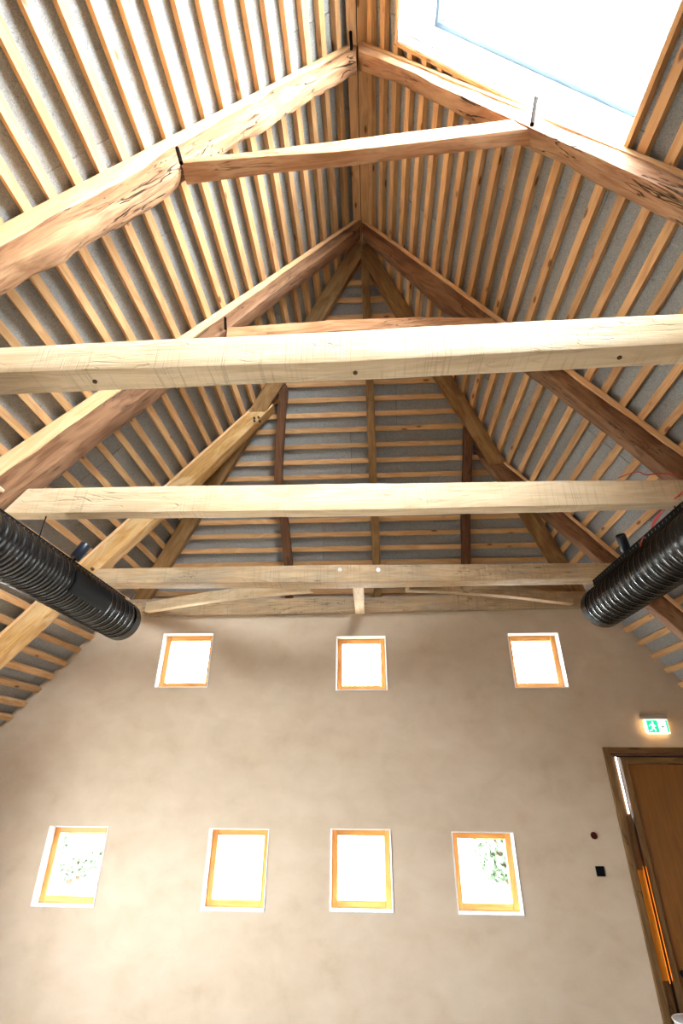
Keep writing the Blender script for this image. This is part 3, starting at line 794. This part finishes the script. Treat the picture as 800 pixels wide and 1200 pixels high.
disc(BL, 'peg', V(-2.76, 3.005, 1.87), FN, .016, .03, M_peg, 8)
for x, y, z in ((-1.335, 1.755, 1.703), (-.045, 1.752, 1.694), (1.19, 1.745, 1.719)):
    disc(T1, 'knot', V(x, y, z), Vector((0, 0, -1)), .011, .006, M_pegd, 9)
for p, q in (((-1.240, 1.70, 3.75), (-1.195, 1.72, 3.60)), ((1.212, 1.685, 4.07), (1.135, 1.70, 3.76)), ((-.055, 1.82, 5.80), (-.05, 1.86, 5.58))):
    par = CA
    bm = bmesh.new(); tube(bm, [V(*p), V(*q)], .014, 8); obj('iron_pin', bm, M_iron, par, sharp=40)
bm = bmesh.new(); tube(bm, [V(-1.33, 3.20, 3.865), V(-1.32, 3.23, 3.74)], .013, 8); obj('iron_pin', bm, M_iron, CB, sharp=40)

# ------------------------------------------------------------------ ventilation ducts, rails, spotlights
def duct(cx, cz, y0, y1, r, label):
    pitch = .085; n = 40; bm = bmesh.new(); rings = []
    prof = ((0.0, .0), (.10, .0), (.15, .007), (.27, .007), (.32, .0), (.62, .0), (.66, .003), (.72, .003), (.76, .0))
    turns = int((y1 - y0 - pitch) / pitch); y0 = y1 - .012 - (turns + 1) * pitch
    root_z = cz
    for i in range(turns):
        for f, b in prof:
            y = y0 + (i + f) * pitch
            rings.append((y, b))
    out = []
    for y, b in rings:
        out.append([bm.verts.new(V(cx + (r + b) * math.cos(2 * math.pi * k / n), y + pitch * k / n, cz + (r + b) * math.sin(2 * math.pi * k / n))) for k in range(n)])
    for a, b in zip(out, out[1:]):
        for k in range(n - 1): bm.faces.new((a[k], a[k + 1], b[k + 1], b[k]))
    step = len(prof)
    for i in range(len(out) - step - 1):
        a, b = out[i], out[i + 1]; a2, b2 = out[i + step], out[i + step + 1]
        bm.faces.new((a[n - 1], a2[0], b2[0], b[n - 1]))
    M = Matrix.Translation(V(cx, y1, cz))
    d = obj('ventilation_duct', bm, M_duct, M=M, sharp=60)
    tag(d, label, 'duct', 'black spiral ventilation ducts')
    bm = bmesh.new(); m = 40; A = []
    for (y, rr) in ((y1 - .09, r + .0075), (y1 + .010, r + .0075), (y1 + .012, r + .004), (y1 + .012, r - .004), (y1 - .02, r - .006)):
        A.append([bm.verts.new(V(cx + rr * math.cos(2 * math.pi * k / m), y, cz + rr * math.sin(2 * math.pi * k / m))) for k in range(m)])
    for a, b in zip(A, A[1:]):
        for k in range(m): bm.faces.new((a[k], a[(k + 1) % m], b[(k + 1) % m], b[k]))
    obj('end_collar', bm, M_duct, d, sharp=50)
    bm = bmesh.new(); tube(bm, [V(cx, y1 - .02, cz), V(cx, y1 + .005, cz)], r - .008, 40); obj('end_cap', bm, M_duct, d, sharp=50)
    return d
DLx, DLz, DRx, DRz, DR_ = -2.41, 1.285, 2.17, 1.375, .178
dL = duct(DLx, DLz, YB + .02, 4.55, DR_, 'left black spiral duct ending beside the upper left window')
dR = duct(DRx, DRz, YB + .02, 4.60, DR_, 'right black spiral duct ending beside the upper right window')

def plate_on(d, cx, cz, a0, a1, y0, y1, rr):
    bm = bmesh.new(); A = []
    for r in (rr, rr + .012):
        for y in (y0, y1): A.append([bm.verts.new(V(cx + r * math.cos(math.radians(a0 + (a1 - a0) * k / 8)), y, cz + r * math.sin(math.radians(a0 + (a1 - a0) * k / 8)))) for k in range(9)])
    i0, i1, o0, o1 = A
    for k in range(8):
        bm.faces.new((o0[k], o0[k + 1], o1[k + 1], o1[k])); bm.faces.new((i0[k], i1[k], i1[k + 1], i0[k + 1]))
        bm.faces.new((i0[k], i0[k + 1], o0[k + 1], o0[k])); bm.faces.new((i1[k], o1[k], o1[k + 1], i1[k + 1]))
    bm.faces.new((i0[0], o0[0], o1[0], i1[0])); bm.faces.new((i0[8], i1[8], o1[8], o0[8]))
    return obj('access_panel', bm, M_black, d, sharp=40)
plate_on(dL, DLx, DLz, -32, 22, 3.38, 3.93, DR_ + .006)

def cable_tray(x0, x1, z0, z1, y0, y1, label, rods):
    t = empty('cable_tray', V((x0 + x1) / 2, y1, z0), label=label, cat='cable tray', group='black cable trays')
    bm = bmesh.new(); th = .004
    # U channel with punched slots along each side flange
    n = int((y1 - y0) / .05)
    vbox(bm, x0, x1, y0, y1, z0, z0 + th)
    obj('tray_base', bm, M_black, t, smooth=False)
    for x in (x0, x1 - th):
        bm = bmesh.new()
        vbox(bm, x, x + th, y0, y1, z0 + th, z0 + .017); vbox(bm, x, x + th, y0, y1, z1 - .012, z1)
        for i in range(n):
            yy = y0 + (i + .5) * (y1 - y0) / n
            vbox(bm, x, x + th, yy - .019, yy + .019, z0 + .017, z1 - .012)
        obj('side_flange', bm, M_black, t, smooth=False)
    for y, zt in rods:
        bm = bmesh.new(); tube(bm, [V((x0 + x1) / 2, y, z0), V((x0 + x1) / 2, y, zt)], .005, 6); obj('hanger_rod', bm, M_black, t, sharp=40)
    return t
trL = cable_tray(-2.50, -2.378, 1.452, 1.500, YB + .02, 4.46, 'left black perforated cable tray lying along the top of the left duct', [(1.74, 1.72), (3.15, 1.72)])
trR = cable_tray(2.10, 2.22, 1.560, 1.610, YB + .02, 4.50, 'right black cable tray along the top of the right duct with red wire on it', [(1.74, 1.74), (3.15, 1.67)])

def spotlight(base, tip, r, label):
    b, t = V(*base), V(*tip)
    s = empty('spotlight', b, label=label, cat='spotlight', group='small black spotlights on the cable trays')
    d = (t - b).normalized()
    bm = bmesh.new(); tube(bm, [b - Vector((0, 0, .06)), b + d * .02], .010, 8); obj('stem', bm, M_black, s)
    bm = bmesh.new(); tube(bm, [b + d * .01, b + d * .016, t, t + d * .003], [r * .9, r, r, r * .93], 20); obj('housing', bm, M_navy, s, sharp=40)
    bm = bmesh.new(); tube(bm, [t, t + d * .004], r * .8, 20); obj('lens', bm, M_black, s)
    return s
spotlight((-2.44, 3.62, 1.545), (-2.40, 3.66, 1.69), .046, 'dark cylindrical spotlight standing up from the left cable tray')
spotlight((2.15, 3.88, 1.64), (2.09, 3.80, 1.75), .040, 'dark cylindrical spotlight tilted on the right cable tray')

def cable(pts, r, label, group=None):
    P = [V(*p) for p in pts]; Q = []
    n = len(P)
    for i in range(n - 1):
        p0, p1, p2, p3 = P[max(i - 1, 0)], P[i], P[i + 1], P[min(i + 2, n - 1)]
        for k in range(6):
            t = k / 6
            Q.append(.5 * ((2 * p1) + (p2 - p0) * t + (2 * p0 - 5 * p1 + 4 * p2 - p3) * t * t + (3 * p1 - p0 - 3 * p2 + p3) * t ** 3))
    Q.append(P[-1]); bm = bmesh.new(); tube(bm, Q, r, 6)
    return tag(obj('cable', bm, M_red, M=Matrix.Translation(P[0])), label, 'cable', group)
cable([(2.13, 2.9, 1.52), (2.10, 3.074, 1.475), (2.08, 3.19, 1.413), (2.08, 3.336, 1.39), (2.08, 3.494, 1.43), (2.085, 3.57, 1.51), (2.09, 3.53, 1.58), (2.12, 3.45, 1.618), (2.14, 3.2, 1.622), (2.15, 2.9, 1.62)], .0045, 'red cable hanging in a loop from the right cable tray')
for k in range(3):
    cable([(2.12 + .02 * k, 3.45 + .05 * k, 1.60), (2.16, 3.40, 1.68 + .01 * k), (2.15 + .02 * k, 3.2, 1.70 + .012 * k), (2.14, 3.0 - .06 * k, 1.69), (2.13 + .02 * k, 2.85, 1.62)], .004,
          ['red cable coiled on the right tray, lowest arc', 'red cable coiled on the right tray, middle arc', 'red cable coiled on the right tray, top arc'][k])
cable([(1.96, 3.36, 2.04), (1.945, 3.10, 1.93), (1.99, 3.07, 1.885), (2.10, 3.06, 1.885), (2.2, 3.07, 1.87), (2.45, 3.14, 1.86)], .004, 'thin red wire on the right end of the middle tie beam')
bm = bmesh.new(); tube(bm, [V(-2.375, 2.2, 1.452), V(-2.373, 4.3, 1.452)], .0045, 6)
tag(obj('cable', bm, M_peg), 'pale cable clipped along the edge of the left tray', 'cable')

# ------------------------------------------------------------------ door
dr = empty('door_1', V(3.05, YW, -H), label='brown timber door in a deep old frame at the right of the gable wall', cat='door', kind='structure')
bar(dr, 'casing_board', M_dframe, 2.465, 2.532, YW - .025, YW + .02, -H, .252)
bar(dr, 'casing_board', M_dframe, 2.532, 3.65, YW - .025, YW + .02, .203, .252)
bar(dr, 'casing_board', M_dframe, 3.58, 3.65, YW - .025, YW + .02, -H, .203)
bm = bmesh.new()
st = []
for i in range(15):
    z = .16 - i * (H + .16) / 14
    st.append((V(2.532, YW + .03, z), V(2.532, YW + .16, z), V(2.622, YW + .16, z), V(2.622, YW + .03, z)))
bm.free()
po = timber('old_post', st, M_dframe, dr, wob=.006, cham=.012, seed=51, up=Vector((0, 1, 0)))
st = [(V(2.532 + i * .075, YW + .03, .203), V(2.532 + i * .075, YW + .14, .203), V(2.532 + i * .075, YW + .14, .168 + .006 * (i % 3)), V(2.532 + i * .075, YW + .03, .168 + .008 * (i % 2))) for i in range(15)]
timber('old_lintel', st, M_jack, dr, wob=.004, cham=.01, seed=52)
bar(dr, 'jamb', M_dframe, 2.645, 2.708, YW + .035, YW + .13, -H, .16)
bar(dr, 'head_jamb', M_dframe, 2.708, 3.58, YW + .035, YW + .13, .098, .16)
lf = bar(dr, 'door_leaf', M_door, 2.712, 3.56, YW + .055, YW + .105, -H + .01, .094)
bar(dr, 'hinge', M_iron, 3.14, 3.30, YW + .04, YW + .056, .092, .108)
hb = bmesh.new(); tube(hb, [V(2.76, YW + .055, -1.60), V(2.76, YW + .0, -1.60), V(2.88, YW + .0, -1.60)], .012, 10)
ho = obj('handle', hb, M_black, lf)
bm = bmesh.new(); tube(bm, [V(2.76, YW + .057, -1.60), V(2.76, YW + .045, -1.60)], .028, 14); obj('handle_rose', bm, M_black, lf)
# backing behind the door (closes the opening), leaving a slit of daylight beside the jamb
bar(dr, 'backing_board', M_sheath, 2.50, 3.62, YW + .20, YW + .23, -H, -.40)
bar(dr, 'backing_board', M_sheath, 2.625, 3.62, YW + .20, YW + .23, -.40, .24)
# glowing tubes put in for the daylight slit above and warm light below
M_slit = emis('slit_glow', (1.0, .93, .84), 3.0)
def strip(name, a, b, r, mat, lab, z=None):
    bm = bmesh.new(); tube(bm, [V(*a), V(*b)], r, 8)
    return tag(obj(name, bm, mat, smooth=True), lab, 'glow strip')
strip('glow_strip', (2.592, YW + .018, .160), (2.594, YW + .018, -.36), .008, M_slit, 'thin white vertical glow standing in for a daylight slit in the upper door frame')
M_or = emis('orange_glow', (1.0, .24, .015), .42)
bar(dr, 'lit_post_patch', M_litpost, 2.540, 2.604, YW + .012, YW + .034, -1.64, -.83, .004)  # orange colour stands in for warm light falling on the post
strip('glow_strip', (2.612, YW + .020, -.80), (2.612, YW + .020, -1.66), .0035, M_or, 'thin orange glowing strip added for warm light in the lower door frame, left of the pair')
strip('glow_strip', (2.642, YW + .026, -.80), (2.642, YW + .026, -1.64), .0035, M_or, 'thin orange glowing strip added for warm light in the lower door frame, right of the pair')

# pale bucket by the door foot
bk = empty('bucket', V(2.62, 5.82, -H), label='pale grey bucket on the floor at the foot of the door', cat='bucket')
bm = bmesh.new(); tube(bm, [V(2.62, 5.82, -H), V(2.62, 5.82, -H + .28), V(2.62, 5.82, -H + .285)], [.10, .13, .125], 28, cap=True); obj('body', bm, M_pot, bk, sharp=50)
bm = bmesh.new()
ang = [2 * math.pi * k / 28 for k in range(29)]
tube(bm, [V(2.62 + .132 * math.cos(a), 5.82 + .132 * math.sin(a), -H + .282) for a in ang], .006, 6, cap=False); obj('rim', bm, M_white, bk)

# ------------------------------------------------------------------ exit sign, button, switch
es = empty('exit_sign', V(3.07, YW, .39), label='lit green and white emergency exit sign above the door', cat='sign')
bm = bmesh.new(); vbox(bm, 2.945, 3.20, YW - .075, YW, .528, .572); bevel(bm, .006, 2); obj('housing', bm, M_metal, es, smooth=False)
bm = bmesh.new(); vbox(bm, 2.955, 3.195, YW - .056, YW - .046, .385, .528); obj('light_panel', bm, M_swhite, es, smooth=False)
ys = YW - .0575
def flat(name, pts, mat, yy=ys, t=.0012):
    bm = bmesh.new(); f = [bm.verts.new(V(x, yy, z)) for x, z in pts]; k = [bm.verts.new(V(x, yy + t, z)) for x, z in pts]
    bm.faces.new(f); bm.faces.new(k[::-1]); n = len(pts)
    for i in range(n): bm.faces.new((f[i], f[(i + 1) % n], k[(i + 1) % n], k[i]))
    return obj(name, bm, mat, es, smooth=False)
flat('green_field', [(2.972, .397), (3.085, .397), (3.085, .516), (2.972, .516)], M_sgreen)
flat('green_edge', [(3.172, .397), (3.190, .397), (3.190, .516), (3.172, .516)], M_sgreen)
# running figure, white on green
y2 = ys - .0006
flat('figure', [(3.022, .500), (3.034, .506), (3.044, .500), (3.044, .490), (3.034, .484), (3.024, .490)], M_swhite, y2)
flat('figure', [(3.000, .478), (3.032, .484), (3.052, .468), (3.064, .462), (3.060, .454), (3.046, .456), (3.040, .440), (3.056, .424), (3.048, .404), (3.038, .406), (3.042, .422), (3.024, .434), (3.012, .414), (2.984, .410), (2.984, .419), (3.006, .424), (3.018, .450), (3.018, .466), (3.002, .466), (2.992, .452), (2.984, .456)], M_swhite, y2)
flat('arrow', [(3.112, .452), (3.130, .466), (3.130, .458), (3.146, .458), (3.146, .446), (3.130, .446), (3.130, .438)], plain('sign_grey_green', (.35, .75, .60), .4), ys)
for x in (2.955, 3.195):
    bm = bmesh.new(); vbox(bm, x - .002, x + .002, YW - .045, YW - .03, .40, .52); obj('side_glow', bm, M_warm, es, smooth=False)
bm = bmesh.new(); vbox(bm, 2.97, 3.18, YW - .045, YW - .03, .383, .387); obj('side_glow', bm, M_warm, es, smooth=False)

bt = empty('wall_button', V(2.193, YW, -.56), label='small round dark red button on the plaster above the black switch', cat='button')
disc(bt, 'button_rim', V(2.193, YW - .006, -.548), FN, .031, .008, M_knob, 20)
disc(bt, 'button_cap', V(2.193, YW - .016, -.548), FN, .018, .006, M_knob, 20)
sw = empty('light_switch', V(2.187, YW, -.881), label='small black square switch plate on the wall left of the door', cat='switch')
bm = bmesh.new(); vbox(bm, 2.146, 2.228, YW - .010, YW + .001, -.882, -.800); bevel(bm, .004, 2); obj('plate', bm, M_switch, sw, smooth=False)
bm = bmesh.new(); vbox(bm, 2.158, 2.216, YW - .014, YW - .009, -.870, -.812); bevel(bm, .002); obj('rocker', bm, M_switch, sw, smooth=False)

# ------------------------------------------------------------------ trees outside, faint through the glass
def tree(x, y, h, r, label, seed):
    rnd = random.Random(seed); o = Vector((x, y, -.08))
    t = empty('garden_shrub', o, label=label, cat='shrub', group='shrubs outside')
    bm = bmesh.new(); tube(bm, [o, o + Vector((.05, 0, h * .4)), o + Vector((-.05, .05, h * .75))], [.16, .11, .05], 8)
    for k in range(6):
        a = rnd.uniform(0, 6.28); z = rnd.uniform(.35, .6) * h
        tube(bm, [o + Vector((0, 0, z)), o + Vector((math.cos(a) * r * .7, math.sin(a) * r * .7, z + r * .7))], [.05, .015], 6)
    obj('trunk', bm, M_bark, t)
    bm = bmesh.new()
    for k in range(1500):
        d = Vector((rnd.gauss(0, 1), rnd.gauss(0, 1), rnd.gauss(0, .9))).normalized() * r * (rnd.random() ** .4)
        c = o + Vector((0, 0, h * .68)) + Vector((d.x, d.y, d.z * 1.1))
        a = Vector((rnd.gauss(0, 1), rnd.gauss(0, 1), rnd.gauss(0, 1))).normalized(); b = a.cross(Vector((rnd.gauss(0, 1), rnd.gauss(0, 1), rnd.gauss(0, 1)))).normalized()
        s = rnd.uniform(.06, .13)
        bm.faces.new([bm.verts.new(c + a * s), bm.verts.new(c + b * s * .5), bm.verts.new(c - a * s), bm.verts.new(c - b * s * .5)])
    f = obj('foliage', bm, M_leaf, t, smooth=False); f['kind'] = 'stuff'
tree(-6.7, 13.0, 1.25, .75, 'low leafy shrub outside, faint behind the leftmost lower window', 1)
tree(2.95, 14.0, 1.0, .7, 'low leafy shrub outside, faint behind the lower window nearest the door', 2)
